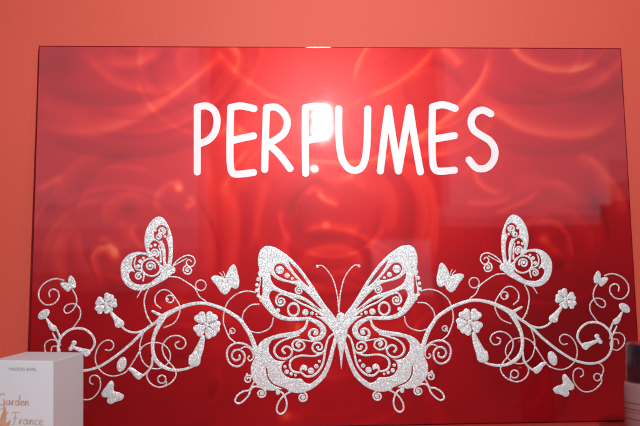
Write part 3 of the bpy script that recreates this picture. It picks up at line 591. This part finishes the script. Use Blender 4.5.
def script_word(word):
    """hand-lettered script, built from strokes; x-height 4, ascender 9"""
    S = []; x = 0
    def st(*p): S.append([(x+a, b) for a, b in p])
    for ch in word:
        if ch == 'G': st((6.5,8.5),(4,9.6),(1,7.5),(0,4),(1,0.8),(3.6,0),(5.8,1.6),(6,4.2),(3.8,4.2)); st((6,4.2),(6,0),(4.6,-3),(2.4,-3.4)); x += 7.6
        elif ch == 'F': st((0,8.6),(3,9.4),(7.5,9.4)); st((3.6,9.2),(3,5),(2,0.4),(0.4,-0.6)); st((1.4,4.9),(5.4,5.2)); x += 6.4
        elif ch == 'a': st((3.4,3.6),(1.6,4),(0.2,2),(0.9,0.1),(2.6,1),(3.5,3.8),(3.4,0.6),(4.8,0.8)); x += 4.9
        elif ch == 'r': st((0,0.8),(0.9,3.8),(1,0)); st((0.9,2.6),(2,3.8),(3.2,3.6)); x += 3.5
        elif ch == 'd': st((3.2,3.4),(1.5,4),(0.2,2),(1,0.1),(2.6,1),(4.6,9)); st((4.0,6),(3.4,0.8),(4.8,0.8)); x += 4.9
        elif ch == 'e': st((0.3,1.8),(2.8,2.8),(2,4),(0.4,2.6),(0.9,0.2),(3.6,0.9)); x += 3.7
        elif ch == 'n': st((0,0.8),(0.9,3.8),(0.8,0)); st((0.8,2),(2.3,3.9),(3,2.8),(2.9,0.5),(4.3,0.9)); x += 4.4
        elif ch == 'c': st((3,3.3),(1.8,4),(0.3,2.2),(0.9,0.2),(3.6,0.9)); x += 3.7
        elif ch == 'o': st((2,4),(0.4,2.6),(0.7,0.3),(2.4,0.3),(3,2.6),(2,4),(3.8,3.2)); x += 3.9
        elif ch == 'f': st((3.8,8.6),(2.6,9),(1.8,6),(1,-2),(0.2,-3.2)); st((0.3,4),(3,4.2)); x += 3.4
        else: x += 3
    return S
face_strokes('script_text', script_word('Garden'), 1.0, M_GOLD, -BW/2+0.0090, BOX_H-0.0610, 0.00162)
face_strokes('script_text', script_word('of France'), 1.0, M_GOLD2, -BW/2+0.0110, BOX_H-0.0870, 0.00178)
tx = bpy.data.curves.new('small_print', 'FONT'); tx.body = 'MAISON AVRIL'; tx.size = 0.0062; tx.align_x = 'CENTER'; tx.space_character = 1.0
to = bpy.data.objects.new('small_print_curve', tx); C.objects.link(to)
bpy.context.view_layer.update()
tm = bpy.data.meshes.new_from_object(to.evaluated_get(bpy.context.evaluated_depsgraph_get())); bpy.data.objects.remove(to)
tm.materials.clear(); tm.materials.append(M_INK)
so = link('small_print', tm, carton); so.rotation_euler = (math.pi/2, 0, 0); so.location = (0.001, -BD/2-0.0003, BOX_H-0.0135)
# orange flame-like flower printed low on the front
V = []; Fc = []
for k, (a, ln, wd) in enumerate(((78,.050,.012),(100,.058,.013),(60,.036,.011),(122,.045,.012),(42,.024,.009))):
    a = math.radians(a); n = 14; b = len(V)
    for i in range(n+1):
        t = i/n; r = ln*t; ww_ = wd*math.sin(math.pi*min(t*0.98+0.01, 1))**0.7*(1-0.35*t)/2
        cx, cz = -BW/2+0.010+math.cos(a)*r, BOX_H-0.112+math.sin(a)*r
        for s_ in (-1, 1): V.append((cx - math.sin(a)*s_*ww_, -BD/2-0.0002-0.00003*k, cz + math.cos(a)*s_*ww_))
    Fc += [(b+2*i, b+2*i+1, b+2*i+3, b+2*i+2) for i in range(n)]
V = [(max(x, -BW/2+0.0008), y, z) for x, y, z in V]
link('printed_flower', mesh('printed_flower', V, Fc, [M_ORG]), carton)

# ------------------------------------------------------------------ bottle, front right
def lathe(name, prof, m, parent, n=64):
    V = []; Fc = []
    for r, z in prof:
        for i in range(n): a = 2*math.pi*i/n; V.append((r*math.cos(a), r*math.sin(a), z))
    for k in range(len(prof)-1):
        for i in range(n): j = (i+1) % n; Fc.append((k*n+i, k*n+j, (k+1)*n+j, (k+1)*n+i))
    Fc.append(tuple(range(n))[::-1]); Fc.append(tuple((len(prof)-1)*n+i for i in range(n)))
    me = mesh(name, V, Fc, [m]); me.polygons.foreach_set('use_smooth', [True]*(len(Fc)-2)+[False, False]); return link(name, me, parent)
DB = 1.20
def at_depth(x, y, D): d = px_dir(x, y); return ORG + d*(D/d[1])
bc = at_depth(650, 380, DB)
zc = at_depth(650, 385, DB-0.03)[2] - Z_SHELF; zt = at_depth(650, 343, DB)[2] - Z_SHELF
bottle = bpy.data.objects.new('perfume_bottle', None); C.objects.link(bottle); bottle.location = (bc[0], bc[1], Z_SHELF)
tag(bottle, 'round pinkish bottle with a tall black cap at the right edge of the shelf', 'bottle')
M_CAP = mat('black_cap_plastic', (0.012, 0.010, 0.014), 0.28, coat=0.6, coat_r=0.15)
M_PINK = noise_tint(mat('pink_frosted_body', rough=0.38), 12, (0.25, 0.135, 0.13), (0.29, 0.16, 0.155))
M_BAND = mat('dark_band_print', (0.16, 0.06, 0.07), 0.5)
R1 = 0.0335
lathe('bottle_body', [(R1-0.002, 0), (R1, 0.002), (R1, zc-0.004), (R1-0.0015, zc-0.001), (R1-0.004, zc)], M_PINK, bottle)
lathe('cap', [(0.0300, zc+0.0002), (0.0306, zc+0.001), (0.0306, zt-0.003), (0.0296, zt-0.0008), (0.0275, zt)], M_CAP, bottle)
lathe('neck_ring', [(0.0308, zc+0.0001), (0.0308, zc+0.0008)], M_BAND, bottle)
for k, dz in enumerate((0.026, 0.034, 0.0385, 0.047)):
    lathe('printed_band', [(R1+0.00025, zc-dz-0.0013*(1 if k != 2 else .5)), (R1+0.00025, zc-dz)], M_BAND, bottle)

# names for the decoration that looks different part by part
bpy.context.view_layer.update()
